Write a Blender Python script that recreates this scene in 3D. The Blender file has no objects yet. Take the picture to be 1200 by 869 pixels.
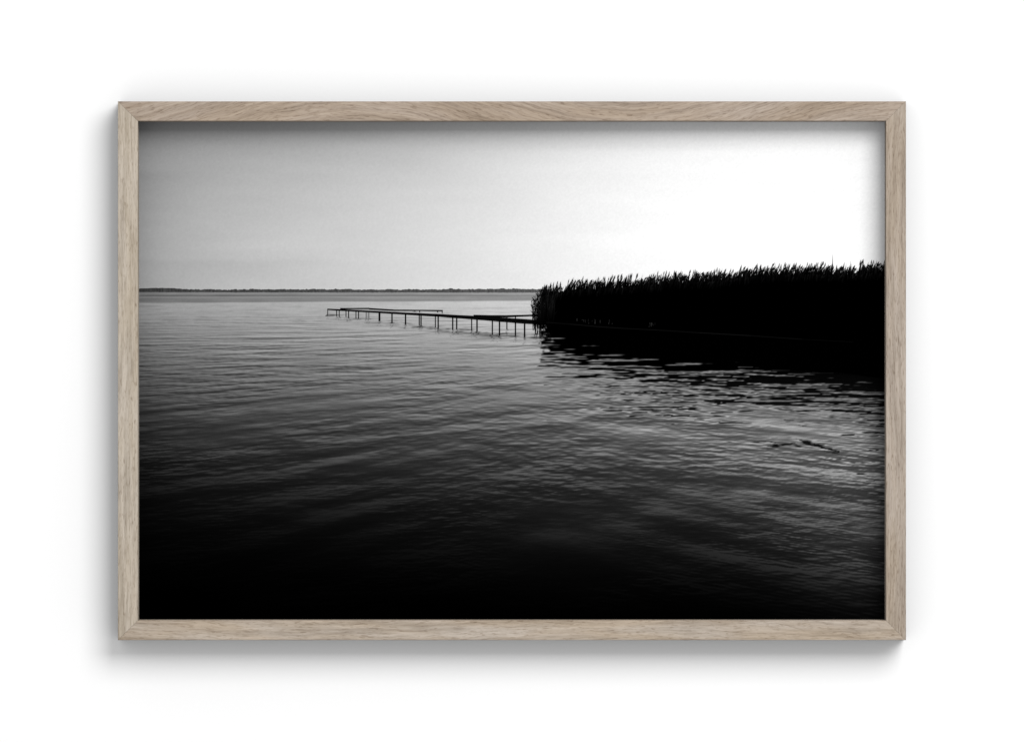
import bpy, bmesh, math, random
import numpy as np

# ------------------------------------------------------------------ settings
# 1 pixel of the 1200 x 869 photograph = 1 mm on the front face of the frame.
DEPTH = 0.043          # how far the frame stands off the wall
RECESS = 0.030         # how far the print lies behind the frame's front face
CAM_DIST = 9.0
ALB = 0.83             # albedo of pure white paper

C = bpy.context.scene.collection
scene = bpy.context.scene

# ------------------------------------------------------------------ camera
cam_d = bpy.data.cameras.new("camera")
cam_d.sensor_width = 36.0
cam_d.lens = 36.0 * CAM_DIST / 1.2
cam_d.clip_end = 200.0
cam = bpy.data.objects.new("camera", cam_d)
cam.location = (0.0, -DEPTH - CAM_DIST, 0.0)
cam.rotation_euler = (math.radians(90), 0, 0)
C.objects.link(cam)
scene.camera = cam

# ------------------------------------------------------------------ light
world = bpy.data.worlds.new("World")
scene.world = world
world.use_nodes = True
bg = world.node_tree.nodes["Background"]
bg.inputs[0].default_value = (1.0, 1.0, 1.0, 1)
bg.inputs[1].default_value = 0.70          # even light of the white studio

from mathutils import Vector
ld = bpy.data.lights.new("softbox", 'AREA')
ld.shape = 'SQUARE'
ld.size = 7.2
ld.energy = 1350.0
ld.color = (1.0, 1.0, 1.0)
softbox = bpy.data.objects.new("softbox", ld)
softbox.location = (4.8, -8.0, 6.4)                # high to the right, facing the wall squarely
softbox.rotation_euler = (math.radians(90), 0, 0)
C.objects.link(softbox)

scene.view_settings.view_transform = 'Standard'
scene.view_settings.look = 'None'
scene.view_settings.exposure = 0.0
scene.view_settings.gamma = 1.0
scene.view_settings.use_curve_mapping = False
scene.cycles.max_bounces = 6
scene.cycles.diffuse_bounces = 0      # neutral shadows: no wood-coloured bounce on the wall

# ------------------------------------------------------------------ materials
def new_mat(name):
    m = bpy.data.materials.new(name)
    m.use_nodes = True
    nt = m.node_tree
    return m, nt, nt.nodes["Principled BSDF"]

def wall_material():
    m, nt, b = new_mat("white_wall_paint")
    n = nt.nodes.new("ShaderNodeTexNoise"); n.inputs["Scale"].default_value = 260
    n.inputs["Detail"].default_value = 4
    tc = nt.nodes.new("ShaderNodeTexCoord")
    nt.links.new(tc.outputs["Object"], n.inputs["Vector"])
    r = nt.nodes.new("ShaderNodeValToRGB")
    r.color_ramp.elements[0].color = (.845, .845, .845, 1)
    r.color_ramp.elements[1].color = (.865, .865, .865, 1)
    nt.links.new(n.outputs["Fac"], r.inputs[0])
    nt.links.new(r.outputs[0], b.inputs["Base Color"])
    b.inputs["Roughness"].default_value = .9
    b.inputs["Specular IOR Level"].default_value = 0.0
    return m

def oak_material(name, light, mid, dark, warp, sweep=0.0, brown=.95):
    """Pale limed oak; the grain runs along the local X of the moulding."""
    m, nt, b = new_mat(name)
    N, L = nt.nodes.new, nt.links.new
    tc = N("ShaderNodeTexCoord")
    oi = N("ShaderNodeObjectInfo")
    off = N("ShaderNodeVectorMath"); off.operation = 'SCALE'
    off.inputs[0].default_value = (3.1, 1.7, 5.3)
    L(oi.outputs["Random"], off.inputs["Scale"])
    add = N("ShaderNodeVectorMath"); add.operation = 'ADD'
    L(tc.outputs["Object"], add.inputs[0]); L(off.outputs[0], add.inputs[1])
    # slow sideways wander of the grain -> slanted, cathedral-like streaks
    wmap = N("ShaderNodeMapping"); wmap.inputs["Scale"].default_value = (26, 60, 60)
    L(add.outputs[0], wmap.inputs[0])
    wn = N("ShaderNodeTexNoise"); wn.inputs["Scale"].default_value = 1.0
    wn.inputs["Detail"].default_value = 1.0
    L(wmap.outputs[0], wn.inputs["Vector"])
    wsub = N("ShaderNodeVectorMath"); wsub.operation = 'SUBTRACT'
    L(wn.outputs["Color"], wsub.inputs[0]); wsub.inputs[1].default_value = (.5, .5, .5)
    wmul = N("ShaderNodeVectorMath"); wmul.operation = 'MULTIPLY'
    L(wsub.outputs[0], wmul.inputs[0]); wmul.inputs[1].default_value = (0, 0, warp)
    pos = N("ShaderNodeVectorMath"); pos.operation = 'ADD'
    L(add.outputs[0], pos.inputs[0]); L(wmul.outputs[0], pos.inputs[1])

    if sweep:
        # the board was cut across the grain here and there: its streaks run off at a slant
        sx = N("ShaderNodeSeparateXYZ"); L(tc.outputs["Object"], sx.inputs[0])
        k = N("ShaderNodeMath"); k.operation = 'MULTIPLY_ADD'; k.inputs[1].default_value = 9.5; k.inputs[2].default_value = 3.4
        L(sx.outputs[0], k.inputs[0])
        sn = N("ShaderNodeMath"); sn.operation = 'SINE'; L(k.outputs[0], sn.inputs[0])
        am = N("ShaderNodeMath"); am.operation = 'MULTIPLY'; am.inputs[1].default_value = sweep; L(sn.outputs[0], am.inputs[0])
        cx = N("ShaderNodeCombineXYZ"); L(am.outputs[0], cx.inputs[2])
        p2 = N("ShaderNodeVectorMath"); p2.operation = 'ADD'
        L(pos.outputs[0], p2.inputs[0]); L(cx.outputs[0], p2.inputs[1])
        pos = p2

    def noise(scale, detail, rough=.6):
        mp = N("ShaderNodeMapping"); mp.inputs["Scale"].default_value = scale
        L(pos.outputs[0], mp.inputs[0])
        n = N("ShaderNodeTexNoise"); n.inputs["Scale"].default_value = 1.0
        n.inputs["Detail"].default_value = detail
        n.inputs["Roughness"].default_value = rough
        L(mp.outputs[0], n.inputs["Vector"])
        return n.outputs["Fac"]

    def ramp(fac, stops):
        r = N("ShaderNodeValToRGB")
        e = r.color_ramp.elements
        e[0].position, e[0].color = stops[0][0], (*stops[0][1], 1)
        e[1].position, e[1].color = stops[-1][0], (*stops[-1][1], 1)
        for p, c in stops[1:-1]:
            k = e.new(p); k.color = (*c, 1)
        L(fac, r.inputs[0])
        return r.outputs[0]

    def mix(a, c, fac, mode='MULTIPLY'):
        x = N("ShaderNodeMix"); x.data_type = 'RGBA'; x.blend_type = mode
        x.inputs["Factor"].default_value = fac
        L(a, x.inputs["A"]); L(c, x.inputs["B"])
        return x.outputs["Result"]

    base = ramp(noise((9, 230, 230), 4), [(.34, dark), (.5, mid), (.68, light)])
    grain = ramp(noise((45, 780, 780), 4, .75), [(.36, (.66, .63, .60)), (.54, (1, 1, 1))])
    pores = ramp(noise((110, 900, 900), 1), [(.33, (.50, .44, .38)), (.40, (1, 1, 1))])
    broad = ramp(noise((6, 48, 48), 2), [(.36, (.96, .96 * brown, .93 * brown * brown)), (.62, (1.03, 1.035, 1.04))])
    c = mix(base, grain, .72)
    c = mix(c, pores, .55)
    c = mix(c, broad, 1.0)
    L(c, b.inputs["Base Color"])
    b.inputs["Roughness"].default_value = .75
    b.inputs["Specular IOR Level"].default_value = .15
    bump = N("ShaderNodeBump"); bump.inputs["Strength"].default_value = .15
    bump.inputs["Distance"].default_value = .0004
    L(noise((60, 800, 800), 2), bump.inputs["Height"])
    L(bump.outputs[0], b.inputs["Normal"])
    return m

def ink_material():
    """Printed greys: the tone of each point of the picture comes with the mesh,
    a faint paper tooth is added on top."""
    m, nt, b = new_mat("printed_ink")
    N, L = nt.nodes.new, nt.links.new
    a = N("ShaderNodeAttribute"); a.attribute_name = "ink"
    tc = N("ShaderNodeTexCoord")
    n = N("ShaderNodeTexNoise"); n.inputs["Scale"].default_value = 420
    n.inputs["Detail"].default_value = 3
    L(tc.outputs["Object"], n.inputs["Vector"])
    mr = N("ShaderNodeMapRange")
    mr.inputs["From Min"].default_value = .25; mr.inputs["From Max"].default_value = .75
    mr.inputs["To Min"].default_value = .965; mr.inputs["To Max"].default_value = 1.035
    L(n.outputs["Fac"], mr.inputs["Value"])
    mul = N("ShaderNodeVectorMath"); mul.operation = 'SCALE'
    L(a.outputs["Color"], mul.inputs[0]); L(mr.outputs[0], mul.inputs["Scale"])
    L(mul.outputs[0], b.inputs["Base Color"])
    b.inputs["Roughness"].default_value = 1.0
    b.inputs["Specular IOR Level"].default_value = 0.0
    return m

def paper_material():
    m, nt, b = new_mat("print_paper")
    n = nt.nodes.new("ShaderNodeTexNoise"); n.inputs["Scale"].default_value = 300
    r = nt.nodes.new("ShaderNodeValToRGB")
    r.color_ramp.elements[0].color = (.74, .74, .73, 1)
    r.color_ramp.elements[1].color = (.80, .80, .79, 1)
    nt.links.new(n.outputs["Fac"], r.inputs[0])
    nt.links.new(r.outputs[0], b.inputs["Base Color"])
    b.inputs["Roughness"].default_value = 1.0
    b.inputs["Specular IOR Level"].default_value = 0.0
    return m

# ------------------------------------------------------------------ helpers
def link(name, me, mat=None, parent=None):
    o = bpy.data.objects.new(name, me)
    C.objects.link(o)
    if mat: me.materials.append(mat)
    if parent: o.parent = parent
    return o

def mesh_from(name, verts, faces):
    me = bpy.data.meshes.new(name)
    me.from_pydata([tuple(v) for v in verts], [], faces)
    me.update()
    return me

# ------------------------------------------------------------------ wall
W, H = 7.0, 5.0
wall = link("wall", mesh_from("wall", [(-W, 0, -H), (W, 0, -H), (W, .12, -H), (-W, .12, -H),
                                       (-W, 0, H), (W, 0, H), (W, .12, H), (-W, .12, H)],
                              [(0, 1, 5, 4), (1, 2, 6, 5), (2, 3, 7, 6), (3, 0, 4, 7), (4, 5, 6, 7), (3, 2, 1, 0)]),
            wall_material())
wall["kind"] = "structure"

# ------------------------------------------------------------------ frame
X0, X1, Y0, Y1 = 138.1, 1061.7, 118.9, 749.5      # outer edges in photograph pixels
x0, x1, y0, y1 = 161.5, 1038.2, 141.9, 726.3      # opening
CX, CY = 600.0, 434.5

picture = bpy.data.objects.new("framed_picture", None)
picture.empty_display_size = .1
C.objects.link(picture)
picture["label"] = "framed black and white lake photograph in pale oak frame hanging on the white wall"
picture["category"] = "picture"

def moulding(name, mat, length, face, flip, rot, mid, parent):
    """One mitred length of oak. Local X runs along it, local Z from the opening (0)
    to the outer edge (face), local Y into the wall; L-shaped section with a rebate."""
    lip = RECESS + .0006
    r = .0007                                   # softened front arrises
    prof = [(0, lip), (0, r), (.00025, .00025), (r, 0), (face - r, 0), (face - .00025, .00025), (face, r),
            (face, DEPTH - .0003), (.009, DEPTH - .0003), (.009, lip)]
    gap = .00012
    verts, faces = [], []
    n = len(prof)
    for s in (-1, 1):
        for z, y in prof:
            verts.append((s * (length / 2 + z - gap), y, z * flip))
    for i in range(n):
        j = (i + 1) % n
        faces.append((i, j, n + j, n + i))
    faces.append(tuple(range(n))); faces.append(tuple(range(2 * n - 1, n - 1, -1)))
    me = mesh_from(name, verts, faces)
    bm = bmesh.new(); bm.from_mesh(me)
    bmesh.ops.recalc_face_normals(bm, faces=bm.faces)
    bm.to_mesh(me); bm.free()
    o = link(name, me, mat, parent)
    o.rotation_euler = (0, rot, 0)
    o.location = mid
    return o

mm = .001
def lin(c): return tuple(((v / 255 + .055) / 1.055) ** 2.4 * .80 for v in c)
oak_top = oak_material("limed_oak_slanted", lin((190, 175, 161)), lin((179, 164, 150)), lin((159, 144, 130)), .006, -.034, .97)
oak_bottom = oak_material("limed_oak_streaked", lin((199, 187, 174)), lin((188, 176, 163)), lin((168, 156, 143)), .006, .004, .95)
oak_left = oak_material("limed_oak_pale", lin((205, 194, 180)), lin((194, 183, 169)), lin((174, 163, 149)), .003, 0, .98)
oak_right = oak_material("limed_oak_grey", lin((191, 178, 165)), lin((180, 167, 154)), lin((160, 147, 134)), .003, .004, .975)
wi, hi = (x1 - x0) * mm, (y1 - y0) * mm
oxm, ozm = ((x0 + x1) / 2 - CX) * mm, (CY - (y0 + y1) / 2) * mm
moulding("rail", oak_top, wi, (y0 - Y0) * mm, 1, 0, (oxm, -DEPTH, (CY - y0) * mm), picture)
moulding("rail", oak_bottom, wi, (Y1 - y1) * mm, -1, 0, (oxm, -DEPTH, (CY - y1) * mm), picture)
moulding("stile", oak_left, hi, (x0 - X0) * mm, -1, math.radians(90), ((x0 - CX) * mm, -DEPTH, ozm), picture)
moulding("stile", oak_right, hi, (X1 - x1) * mm, 1, math.radians(90), ((x1 - CX) * mm, -DEPTH, ozm), picture)

# ------------------------------------------------------------------ print
# the print lies RECESS behind the face; PS is its true size per photograph pixel
PS = mm * (CAM_DIST + RECESS) / CAM_DIST
PY = -DEPTH + RECESS
def P(x, y, lift=0.0):
    return ((x - CX) * PS, PY - lift * mm, (CY - y) * PS)

px0, px1, py0, py1 = x0 - 5, x1 + 5, y0 - 5, y1 + 5
th = .0025
v = [P(px0, py1), P(px1, py1), P(px1, py0), P(px0, py0)]
v += [(a, PY + th, c) for a, _, c in v]
print_sheet = link("print", mesh_from("print", v, [(0, 1, 2, 3), (7, 6, 5, 4), (0, 4, 5, 1), (1, 5, 6, 2), (2, 6, 7, 3), (3, 7, 4, 0)]),
                   paper_material(), picture)
ink = ink_material()

def to_albedo(t):
    t = np.clip(t, 0, 255) / 255.0
    return np.where(t <= .04045, t / 12.92, ((t + .055) / 1.055) ** 2.4) * ALB

# ==== the picture's tones (0-255 greys), computed in photograph pixels ====
HZ = 341.7                                        # horizon of the printed lake

def table(xs, ys, tx, ty, T):
    T = np.asarray(T, float)
    def smooth(q, g):
        # monotone-ish cubic weights
        i = np.clip(np.searchsorted(g, q) - 1, 0, len(g) - 2)
        f = np.clip((q - g[i]) / (g[i + 1] - g[i]), 0, 1)
        return i, f
    # Catmull-Rom along each axis (non-uniform tangents by finite differences)
    def interp_rows(q, g, M):
        g = np.asarray(g, float)
        d = np.gradient(M, g, axis=0)
        i, f = smooth(q, g)
        h = (g[i + 1] - g[i])[:, None]; f = f[:, None]
        h00 = 2*f**3 - 3*f**2 + 1; h10 = f**3 - 2*f**2 + f
        h01 = -2*f**3 + 3*f**2; h11 = f**3 - f**2
        return h00*M[i] + h10*h*d[i] + h01*M[i+1] + h11*h*d[i+1]
    R = interp_rows(ys, ty, T)                    # rows
    return interp_rows(xs, tx, R.T).T

def vnoise(rng, x, y, sx, sy):
    """smooth value noise with cell size sx, sy (x, y 2-D arrays)"""
    gx, gy = x / sx, y / sy
    ix, iy = np.floor(gx).astype(int), np.floor(gy).astype(int)
    fx, fy = gx - ix, gy - iy
    fx, fy = fx*fx*(3-2*fx), fy*fy*(3-2*fy)
    ix -= ix.min(); iy -= iy.min()
    G = rng.standard_normal((iy.max() + 2, ix.max() + 2))
    return (G[iy, ix]*(1-fx) + G[iy, ix+1]*fx)*(1-fy) + (G[iy+1, ix]*(1-fx) + G[iy+1, ix+1]*fx)*fy

SX = [156, 240, 330, 420, 520, 620, 720, 820, 920, 1045]
SY = [136, 170, 200, 240, 280, 315, 345]
ST = [[134, 147, 160, 173, 188, 205, 221, 236, 246, 250],
      [144, 157, 170, 183, 198, 215, 231, 244, 251, 253],
      [150, 165, 178, 191, 205, 223, 238, 248, 253, 254],
      [158, 176, 189, 201, 214, 229, 243, 251, 254, 255],
      [162, 180, 194, 205, 218, 232, 245, 253, 255, 255],
      [165, 181, 194, 206, 218, 230, 243, 251, 254, 255],
      [166, 182, 195, 206, 218, 228, 239, 248, 252, 254]]

def sky_tones(xs, ys):
    rng = np.random.default_rng(4)
    t = table(xs, ys, SX, SY, ST)
    x, y = np.meshgrid(xs, ys)
    t = t + vnoise(rng, x, y, 60, 9) * 1.1 + vnoise(rng, x, y, 150, 24) * 1.3 + rng.standard_normal(x.shape) * .8
    # thin haze bank lying over the far shore, stronger to the left
    edge = 303 + 6 * (x - 160) / 460 + vnoise(rng, x, y * 0, 70, 10) * 1.5
    haze = 1 / (1 + np.exp(-(y - edge) / 1.6)) * np.clip((620 - x) / 460, 0, 1)
    return t - 9 * haze * np.clip((352 - y) / 45, 0.25, 1)

# --- reeds' outline (tips) and the line where they stand in the water
RX = np.array([624, 629, 634, 645, 655, 669, 684, 703, 727, 755, 783, 811, 846, 870, 886, 908, 928, 956, 980, 996, 1012, 1030, 1045], float)
RT = np.array([352, 341, 336, 334, 331.5, 328, 327, 327, 325, 322.5, 320.5, 318.5, 317, 313.5, 312.5, 310.5, 310, 309.5, 310.5, 310, 308.5, 307.5, 308], float)
def reed_top(x): return np.interp(x, RX, RT)
def reed_base(x): return np.interp(x, [624, 660, 760, 900, 1045], [386, 387.5, 392, 398, 403])

# --- jetty, in photograph pixels: deck strips (x, top, bottom) and posts (x, top, foot, width)
def zx(X): return 360 + X / 4.286
def zy(Y): return 330 + Y / 4.286
DECKS = [
    [(101, 135, 142), (165, 138, 146), (310, 145, 154), (500, 155, 166), (660, 162, 176), (830, 171, 189), (950, 178, 199), (1080, 187, 210), (1200, 195, 216)],
    [(166, 132, 139), (240, 132, 138), (312, 131, 138)],
    [(312, 132, 140), (380, 136, 144), (440, 140, 147), (560, 141, 147), (681, 142, 149)],
    [(836, 166, 174), (920, 168, 177), (1000, 169, 180), (1060, 167, 176), (1130, 165, 173), (1210, 163, 172)],
]
POSTS = [(103, 138, 172, 3.4), (148, 140, 174, 4), (161, 141, 178, 4), (195, 142, 177, 4), (208, 142, 183, 4.5), (245, 144, 185, 4),
         (258, 146, 186, 4.5), (363, 150, 198, 8.5), (426, 154, 207, 6), (494, 158, 215, 6.5), (563, 162, 221, 5), (572, 163, 222, 5.5),
         (644, 166, 231, 4.5), (658, 168, 236, 6), (731, 172, 243, 6), (751, 174, 240, 6), (826, 178, 247, 5), (853, 180, 250, 6.5),
         (930, 184, 266, 5.5), (966, 188, 270, 6.5), (1003, 170, 240, 5), (1046, 190, 273, 6), (1092, 196, 278, 7),
         (1146, 200, 262, 5), (1174, 170, 282, 5.5), (678, 142, 158, 4), (541, 142, 152, 4), (565, 142, 154, 4), (655, 142, 154, 4), (1046, 168, 186, 5)]
FAINT = [(297, 147, 188, 7), (309, 148, 190, 7)]

WX = [156, 230, 320, 420, 520, 620, 720, 820, 920, 980, 1045]
WY = [352, 370, 400, 430, 460, 490, 520, 550, 580, 610, 640, 670, 700, 732]
WT = [[158, 166, 175, 185, 196, 206, 210, 210, 210, 210, 210],
      [146, 155, 165, 175, 188, 200, 206, 208, 208, 208, 208],
      [124, 136, 146, 156, 166, 178, 186, 190, 192, 192, 190],
      [102, 114, 124, 134, 145, 158, 168, 174, 178, 178, 174],
      [ 80,  92, 102, 112, 122, 136, 148, 158, 162, 164, 158],
      [ 58,  70,  80,  88,  98, 110, 124, 138, 148, 152, 150],
      [ 42,  52,  60,  67,  76,  86,  98, 114, 130, 137, 136],
      [ 26,  36,  42,  49,  56,  64,  73,  86, 104, 114, 112],
      [ 14,  22,  27,  32,  38,  45,  52,  62,  80,  90,  88],
      [  7,  11,  15,  18,  23,  29,  35,  43,  60,  70,  72],
      [  3,   5,   7,   9,  12,  16,  20,  27,  42,  54,  58],
      [  1,   2,   2,   3,   5,   7,   9,  13,  24,  36,  46],
      [  0,   0,   1,   1,   1,   2,   3,   4,   9,  17,  26],
      [  0,   0,   0,   0,   0,   0,   0,   1,   2,   5,   8]]

def water_tones(xs, ys):
    rng = np.random.default_rng(11)
    x, y = np.meshgrid(xs, ys)
    base = table(xs, np.maximum(ys, 352), WX, WY, WT) * np.interp(y, [355, 380, 430, 560, 640, 730], [.97, .93, .85, .84, .9, 1])
    f, FH = 700.0, 1400.0
    yy = np.maximum(y - HZ, 1.5)
    Z = FH / yy
    X = (x - CX) * Z / f
    step = abs(ys[1] - ys[0])
    fz = Z * Z / FH * step                        # metres of lake per row
    fx = Z / f * step
    left = 1 / (1 + np.exp((x - 640) / 110))      # two crossing wave trains
    swell = np.zeros_like(x); rip = np.zeros_like(x)
    nsw, nrp = 40, 330
    for i in range(nsw + nrp):
        big = i < nsw
        lam = math.exp(rng.uniform(math.log(.5), math.log(2.2))) if big else math.exp(rng.uniform(math.log(.035), math.log(5.0)))
        side = 1 if i % 2 else -1
        th = side * rng.uniform(.25, 1.0) if big else rng.normal(.24 * side, .36)
        k = 2 * math.pi / lam
        kx, kz = k * math.sin(th), k * math.cos(th)
        att = np.exp(-(kz * fz * .36) ** 2 - (kx * fx * .36) ** 2)
        # long waves are steep only far out, where many of them fit in a pixel row
        if not big: att = att * np.exp(-(.10 * lam / fz) ** 2 * .055)
        if not big: att = att * np.clip((lam / fz / 7) ** -.5, .3, 1.7)
        wgt = (left if side < 0 else 1 - left) * .75 + .25
        w = np.sin(kx * X + kz * Z + rng.uniform(0, 6.283)) * att * wgt
        if big: swell += w
        else: rip += w
    swell /= math.sqrt(nsw / 2) * .7
    row = np.sqrt((rip ** 2).mean(1, keepdims=True)) + 1e-6
    rip = rip / np.convolve(np.pad(row[:, 0], 20, 'edge'), np.ones(41) / 41, 'valid')[:, None]
    # gusts: patches where the ripple is stronger or weaker
    gust = np.clip(1 + .35 * vnoise(rng, X, Z, 1.4, 2.2) + .35 * vnoise(rng, x, y, 130, 30), .25, 2.0)
    streak = vnoise(rng, x, y, 14, 1.3) * .6 + vnoise(rng, x, y, 34, 2.2) * .5 + vnoise(rng, x, y, 5, 1.0) * .3
    far = np.clip((430 - y) / 80, 0, 1)
    s = (.42 + .14 * np.clip((y - 480) / 80, 0, 1)) * swell + .80 * rip * gust + (.22 + .9 * np.clip((385 - y) / 25, 0, 1)) * streak
    s = 1.9 * np.tanh(s / 1.9)
    # far out: thin dark troughs on light water; close by: thin light crests on dark water
    near = np.clip((y - 440) / 110, 0, 1)
    sharp_dark = -np.maximum(-s - .25, 0) ** 1.25
    sharp_light = np.maximum(s + .2, 0) ** 1.35 - .55
    amp = np.interp(y, [350, 366, 384, 404, 440, 500, 560, 640, 740], [.02, .06, .15, .21, .27, .33, .38, .42, .42])
    g = (1 - near) * (.55 * s + .9 * sharp_dark + .25) + near * (.55 * s + .55 * sharp_light)
    # long swells that cross the picture aslant, lower left and lower right
    def swell_line(pts, wd, k):
        qx, qy = zip(*pts)
        d = (y - np.interp(x, qx, qy) + 1.5 * swell + 1.2 * rip) / wd
        e = np.clip((x - qx[0]) / 30 + (qx[0] < 162), 0, 1) * np.clip((qx[-1] - x) / 30 + (qx[-1] > 1036), 0, 1)
        return .36 * k * np.exp(-d * d) * e * np.clip(.75 + .5 * rip, 0, 1.5)
    g = g + (swell_line([(150, 569), (190, 556), (230, 540), (270, 531), (330, 529)], 4.5, 2.2) + swell_line([(150, 526), (210, 507), (260, 489), (310, 474)], 4.5, 1.1)
             + swell_line([(180, 592), (215, 585), (240, 578)], 3.5, 1.4) + swell_line([(350, 482), (395, 468), (440, 462), (520, 463)], 4, .9)
             + swell_line([(320, 545), (370, 541), (420, 533), (480, 531)], 4, 1.3)
             + swell_line([(850, 578), (900, 600), (950, 622), (1000, 655), (1045, 700)], 13, .9) + swell_line([(880, 606), (930, 614), (985, 625), (1045, 637)], 5, .9))
    t = base * np.exp(np.minimum(amp * g, .45 + .12 * np.tanh(amp * g)))
    # reflected reeds, broken up by the ripples
    ripw = rip.copy()                              # drawn out sideways: mirrored edges tear into long streaks
    for q in (3, 5, 4):
        ripw = (ripw + np.roll(ripw, q, 1) + np.roll(ripw, -q, 1)) / 3
    ripw *= 1.25
    disp = 15 * ripw * gust + 5 * swell + 6 * streak
    sp = np.interp(y, [380, 410, 440, 520], [.4, 1.15, 1.3, 1.35])
    reach = 2 * reed_base(x) - reed_top(x)
    dx = np.clip((x - 628) / 30, 0, 1)
    level = reach - 17 - y + disp * sp + vnoise(rng, x, y, 40, 6) * 4
    fray = x - 631 - np.interp(y, [380, 400, 450], [3, 7, 4]) + vnoise(rng, x, y, 6, 1.6) * 6
    cover = np.clip(level / 13.0 + .5, 0, 1) ** 1.3 * (y > reed_base(x) - 2) * np.clip(fray / 4 + .5, 0, 1)
    core = np.clip((reach - 47 - y) / 8, 0, 1) * (y > reed_base(x) - 2) * np.clip((x - 641) / 8 + vnoise(rng, x, y, 5, 3) * .5, 0, 1)
    cover = np.maximum(cover, core)
    # stray dark dashes beyond the reflection
    xw, yw = x + 6 * ripw, y + 1.6 * ripw - .04 * (x - 640)
    dash = np.clip((.75 * vnoise(rng, xw, yw, 19, 1.6) + .9 * vnoise(rng, xw, yw, 52, 6) - .35 * ripw - 2.1 - (y - reach + 12) / 60) * 1.7, 0, 1)
    dash *= np.clip((x - 640) / 160, 0, 1) * (y > reach - 30) * (y < 560)
    # one larger dark ripple out on the open water, and its thin tail
    for pts, wd in (([(933, 514.5), (945, 518.5), (956, 521), (968, 525.5), (984, 529.5)], 1.5), ([(899, 523), (912, 521.5), (928, 520.5), (940, 523)], .8),
                    ([(879, 517.5), (895, 517), (909, 519)], .6), ([(950, 521.5), (971, 521.5)], .5)):
        qx, qy = zip(*pts)
        d = abs(y - np.interp(x, qx, qy) + .8 * rip)
        e = np.clip((x - qx[0]) / 8, 0, 1) * np.clip((qx[-1] - x) / 8, 0, 1)
        dash = np.maximum(dash, np.clip(wd * (.4 + .6 * e) - d + .5, 0, 1) * (e > 0))
    t = t * (1 - np.maximum(np.maximum(cover * np.interp(y, [430, 460], [1, .93]), core), dash * .88))
    # jetty mirrored in the ripples
    for X_, a, b, w in POSTS + FAINT:
        c, y_f, hw = zx(X_), zy(b), w / 4.286 / 2
        ln = (b - a) / 4.286
        wig = x + rip * 1.2 + streak * .8
        m = np.clip((hw + .5 - abs(wig - c)) / .8, 0, 1) * (y > y_f - .5) * (y < y_f + ln * .55)
        fade = np.clip(1 - (y - y_f) / (ln * .6), 0, 1)
        brk = np.clip(.6 + streak * .6, 0, 1)
        t = t * (1 - .65 * m * fade * brk)
    deckx = np.array([zx(p[0]) for p in DECKS[0]]); deck = np.array([zy(p[1]) for p in DECKS[0]])
    foot = np.interp(x, [zx(101), zx(363), zx(660), zx(1092), zx(1200)], [zy(172), zy(198), zy(233), zy(275), zy(282)])
    mir = 2 * foot - np.interp(x, deckx, deck)
    band = np.exp(-((y - (foot + (mir - foot) * .12) + streak * 1.5) / np.interp(x, [384, 640], [2.5, 5.5])) ** 2) * ((x > 382) & (x < 642))
    band *= np.clip(streak * 1.1 + rip * .5 - .1, 0, 1)
    t = t * (1 - .55 * band)
    # calm strips under the far shore
    L = np.clip((x - 161) / 460, 0, 1)
    yb = 354.8 - 2.6 * L
    strip = 112 + 28 * L
    strip = strip + np.where(y < 345.6, 14 - 8 * abs(y - 344) / 2, 0) + 30 * np.exp(-((y - 348.2 + .8 * L) / .75) ** 2) * (1 - .75 * L) \
        - 18 * np.exp(-((y - 346.4) / .8) ** 2) + vnoise(rng, x, y, 20, 1.2) * 3 + vnoise(rng, x, y, 90, 2) * 4
    a = np.clip((yb - y) / 1.2 + .5 + vnoise(rng, x, y, 30, 3) * .15, 0, 1)
    t = t * (1 - a) + strip * a * np.where(x > 632, np.clip(1 - (x - 632) / 8, 0, 1), 1)
    t = t + rng.standard_normal(x.shape) * np.clip(t / 60, .2, 1) * 1.2
    return np.maximum(t, 0)

def tone_sheet(name, xs, ys, tones, lift):
    ny, nx = tones.shape
    x, y = np.meshgrid(xs, ys)
    co = np.empty((ny * nx, 3), np.float32)
    co[:, 0] = ((x - CX) * PS).ravel(); co[:, 1] = PY - lift * mm; co[:, 2] = ((CY - y) * PS).ravel()
    idx = np.arange(ny * nx).reshape(ny, nx)
    q = np.stack([idx[1:, :-1], idx[1:, 1:], idx[:-1, 1:], idx[:-1, :-1]], -1).reshape(-1, 4).astype(np.int32)
    me = bpy.data.meshes.new(name)
    me.vertices.add(len(co)); me.vertices.foreach_set("co", co.ravel())
    me.loops.add(q.size); me.loops.foreach_set("vertex_index", q.ravel())
    me.polygons.add(len(q)); me.polygons.foreach_set("loop_start", np.arange(0, q.size, 4, dtype=np.int32))
    me.update(calc_edges=True)
    a = me.attributes.new("ink", 'FLOAT_COLOR', 'POINT')
    rgba = np.ones((ny * nx, 4), np.float32); rgba[:, :3] = to_albedo(tones).reshape(-1, 1)
    a.data.foreach_set("color", rgba.ravel())
    return link(name, me, ink, print_sheet)

xs = np.arange(px0, px1 + .01, .9)
tone_sheet("printed_sky", np.linspace(px0, px1, 440), np.linspace(py0, HZ + .2, 110), sky_tones(np.linspace(px0, px1, 440), np.linspace(py0, HZ + .2, 110)), .1)
ysw = np.arange(HZ + .2, py1, .8)
tone_sheet("printed_water", xs, ysw, water_tones(xs, ysw), .1)

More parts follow.
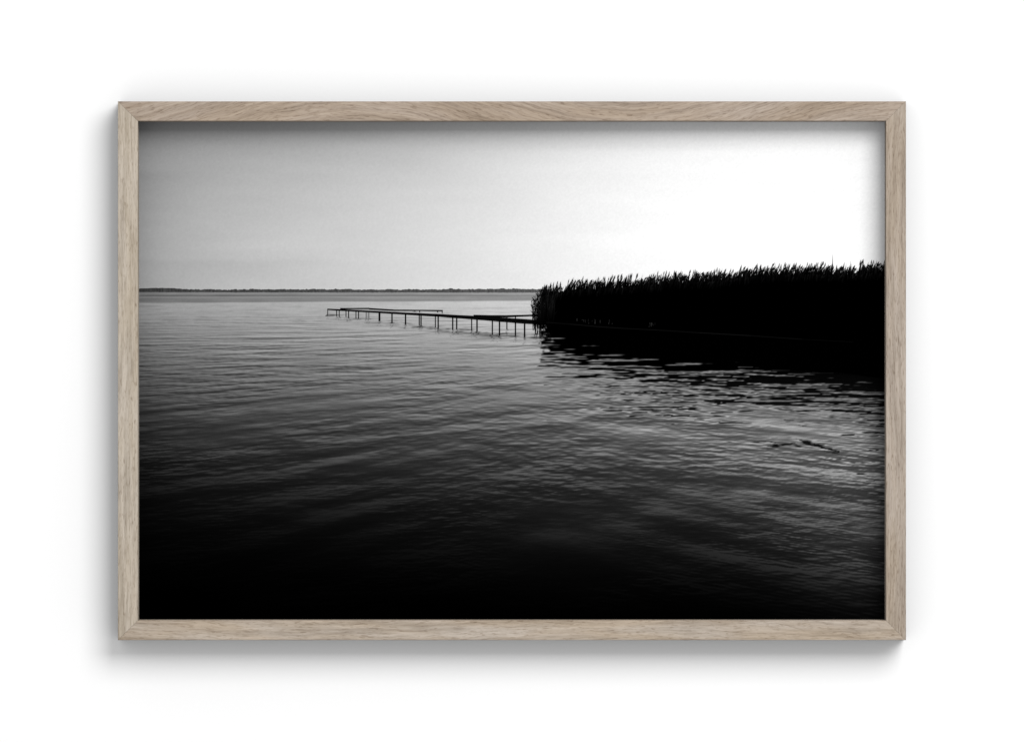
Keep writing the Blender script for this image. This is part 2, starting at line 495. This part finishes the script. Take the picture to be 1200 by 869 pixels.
class Flat:
    """collects flat printed shapes of one ink layer, each face with its own grey"""
    def __init__(self): self.v, self.f, self.t = [], [], []
    def poly(self, pts, tone, lift):
        b = len(self.v)
        self.v += [P(x, y, lift) for x, y in pts]
        self.f.append(tuple(range(b, b + len(pts)))); self.t += list(tone) if isinstance(tone, (list, tuple)) else [tone] * len(pts)
    def strip(self, top, bot, tone, lift):
        for i in range(len(top) - 1):
            self.poly([bot[i], bot[i + 1], top[i + 1], top[i]], tone, lift)
    def build(self, name):
        me = mesh_from(name, self.v, self.f)
        a = me.attributes.new("ink", 'FLOAT_COLOR', 'POINT')
        al = to_albedo(np.array(self.t, float))
        rgba = np.ones((len(al), 4), np.float32); rgba[:, :3] = al[:, None]
        a.data.foreach_set("color", rgba.ravel())
        bm = bmesh.new(); bm.from_mesh(me)
        for fc in bm.faces:
            if fc.normal.y > 0: fc.normal_flip()
        bm.to_mesh(me); bm.free()
        return link(name, me, ink, print_sheet)

rnd = random.Random(7)
# far shore: wooded strip with a slightly bumpy tree line
sh = Flat(); top, bot = [], []
x = px0; bump = 0
while x < 646:
    base_t = np.interp(x, [156, 166, 180, 204, 212, 222, 300, 420, 560, 600, 640], [338.4, 337.9, 337.3, 337.4, 338.7, 339.4, 338.9, 339.1, 338.7, 338.1, 339.2])
    bump = .6 * bump + rnd.gauss(0, .30)
    k = .35 if x < 205 else 1.0
    top.append((x, base_t - bump * k)); bot.append((x, 342.2 + .5 * (x - 161) / 460 + rnd.gauss(0, .12)))
    x += rnd.uniform(.7, 1.7)
for i in range(len(top) - 1):
    sh.poly([bot[i], bot[i + 1], top[i + 1], top[i]], 60 + 24 * (top[i][0] - 160) / 460 + rnd.gauss(0, 6), .2)
sh.build("printed_shore")

# jetty
je = Flat()
for n_, d in enumerate(DECKS):
    je.strip([(zx(a), zy(b)) for a, b, c in d], [(zx(a), zy(c)) for a, b, c in d], 9 if n_ in (0, 3) else 16, .30 + .02 * n_)
for i, (X_, a, b, w) in enumerate(POSTS):
    c, hw = zx(X_), w / 4.286 / 2 * 1.1
    je.poly([(c - hw, zy(b)), (c + hw, zy(b)), (c + hw, zy(a)), (c - hw, zy(a))], 12 if w > 5.2 else 28, .26 + .001 * i)
for i, (X_, a, b, w) in enumerate(FAINT):
    c, hw = zx(X_), w / 4.286 / 2
    je.poly([(c - hw, zy(b)), (c + hw, zy(b)), (c + hw, zy(a)), (c - hw, zy(a))], 118, .25 + .001 * i)
# the deck runs on in front of the reeds: a faint lighter edge in the dark
edge = [(640, 377.6), (668, 379.6), (700, 382.6), (730, 384.6), (770, 386.6), (820, 389.8), (880, 393.2), (940, 397.4), (1000, 400.6)]
tones = [10, 14, 14, 12, 11, 15, 11, 5, 2]
for i in range(len(edge) - 1):
    (ax, ay), (bx, by) = edge[i], edge[i + 1]
    je.poly([(ax, ay + .55), (bx, by + .55), (bx, by - .55), (ax, ay - .55)], tones[i], .55)
je.build("printed_jetty")

# reeds
re_ = Flat()
xr = np.linspace(641, px1, 130)
re_.strip([(float(a), float(reed_top(a) + 10.5 + rnd.uniform(-2, 2))) for a in xr], [(float(a), float(reed_base(a) + 2)) for a in xr], 0, .4)
def blade(x, y, dx, dy, w, tone, lift, bend=0.0):
    mx, my = x + dx * (.5 - .12 * bend), y + dy * .5
    re_.poly([(x - w / 2, y), (x + w / 2, y), (mx + w * .42, my), (mx - w * .42, my)], [0, 0, tone * .6, tone * .6], lift)
    re_.poly([(mx - w * .42, my), (mx + w * .42, my), (x + dx, y + dy)], [tone * .6, tone * .6, tone], lift)
clump = [rnd.gauss(0, 1) for _ in range(120)]
n = 0
for i in range(1500):
    x = 634 + (px1 - 634) * rnd.random()
    near = (x - 634) / 400
    ci = (x - 634) / 5.5; c0 = int(ci); cf = ci - c0
    cl = clump[c0] * (1 - cf) + clump[c0 + 1] * cf
    tip = float(reed_top(x)) + abs(rnd.gauss(0, 4.2)) + 2.2 * cl + .6 - (rnd.random() < .13) * rnd.uniform(.5, 4.5)
    y = float(reed_top(x)) + rnd.uniform(13, 22)
    if x < 652 and rnd.random() < .8:              # at the open end whole stems show, down to the water
        y = float(reed_base(x)) - rnd.uniform(0, 14)
    hgt = tip - y
    lean = rnd.gauss(4.2 + 1.0 * near, 2.0)
    tone = rnd.uniform(0, 10) if rnd.random() < .5 else rnd.uniform(10, 34 + 16 * near)
    n += 1; lf = .42 + (n % 220) * .0006
    x -= lean * .8
    if x < 631: continue
    blade(x, y, lean, hgt, rnd.uniform(.55, .95) + .2 * near, tone, lf, rnd.uniform(.2, 1.4))
    # feathery plume bending over with the wind
    if rnd.random() < .16:
        t = rnd.uniform(.66, .78)
        bx, by = x + lean * t, y + hgt * t
        w = rnd.uniform(.8, 1.3) + .4 * near
        ex, ey = lean * (1 - t) + rnd.uniform(.6, 2.2), hgt * (1.04 - t)
        re_.poly([(bx, by), (bx + ex * .55 + w * .5, by + ey * .4), (bx + ex, by + ey), (bx + ex * .35 - w * .4, by + ey * .55)], tone, lf + .0003)
    # long leaves leaving the stem, most of them blown to the right
    for q in range(rnd.choice([0, 0, 1, 1])):
        t = rnd.uniform(.2, .62); s = 1 if rnd.random() < .8 else -.7
        blade(x + lean * t, y + hgt * t, s * rnd.uniform(2, 5), -rnd.uniform(4, 8), rnd.uniform(.6, 1.1), tone if rnd.random() < .7 else rnd.uniform(8, 48), lf + .0001, rnd.uniform(.2, 1.2))
# pointed flower heads that stand out of the mass one by one
for i in range(210):
    x = 636 + (px1 - 636) * rnd.random()
    c0 = int((x - 634) / 5.5)
    top_y = float(reed_top(x)) + rnd.uniform(-4, 4) - .8 * clump[c0]
    y = float(reed_top(x)) + 12
    lean = rnd.gauss(2.5, 1.5)
    tone = rnd.uniform(0, 26)
    lf = .56 + i * .00015
    blade(x - lean, y, lean, top_y - y, rnd.uniform(.8, 1.2), tone, lf, rnd.uniform(.3, 1.0))
    h = rnd.uniform(5, 8)
    re_.poly([(x - .3 - h * .2, top_y + h), (x + .5 - h * .1, top_y + h * .6), (x + .15, top_y), (x - .5 - h * .08, top_y + h * .5)], tone, lf + .0001)
# a few long bare stalks that stand above the rest
for x, ty_ in ((975.5, 296.5), (997, 304), (1008.5, 303), (1010.8, 304.5), (1027, 303.5), (908.5, 306.5), (669.5, 326)):
    blade(x, ty_ + 24, rnd.uniform(-.3, .4), -24, .75, 30 if x > 960 else 4, .58)
# ragged open edge on the left: separate stems with short leaves
for i in range(96):
    x = 645 - 20.5 * rnd.random() ** 1.6 if i < 60 else rnd.uniform(629.5, 640)
    k = (x - 625) / 18
    ty_ = 350 - 15 * min(1, k * 1.5) + rnd.uniform(-2, 9)
    yb = rnd.uniform(380, 389) if rnd.random() < .6 else rnd.uniform(360, 378)
    lf = .42 + rnd.random() * .1
    tn = rnd.choice([4, 10, 16, 26])
    lean = rnd.gauss(-.6 + 1.4 * k, 1.3)
    blade(x, yb, lean, ty_ - yb, rnd.uniform(.45, .8), tn, lf)
    for q in range(rnd.randint(2, 5)):
        t = rnd.uniform(.2, .98); s = -1 if rnd.random() < .6 else 1
        blade(x + lean * t, yb + (ty_ - yb) * t, s * rnd.uniform(.8, 4.2), -rnd.uniform(1.0, 5.0), rnd.uniform(.6, 1.3), tn, lf + .0002)
blade(630, 366, -8.5, -8.5, 1.0, 20, .5)
for i in range(16):                                   # stems mirrored just below the edge
    x = rnd.uniform(630, 646); yb = 387
    blade(x, yb, rnd.gauss(0, .8), rnd.uniform(5, 14), rnd.uniform(.6, 1.2), 20, .44)
# specks of light low between the stems
for i in range(24):
    x = rnd.choice([rnd.gauss(684, 4), rnd.gauss(699, 4), rnd.gauss(714, 3), rnd.uniform(660, 770), rnd.gauss(764, 3)])
    y = np.interp(x, [650, 700, 770], [376, 378.5, 382]) + rnd.uniform(-3.5, 1)
    h = rnd.uniform(.5, 2.2)
    re_.poly([(x - .3, y + h), (x + .35, y + h), (x + .35, y - h), (x - .3, y - h)], rnd.uniform(14, 55), .545)
re_.build("printed_reeds")
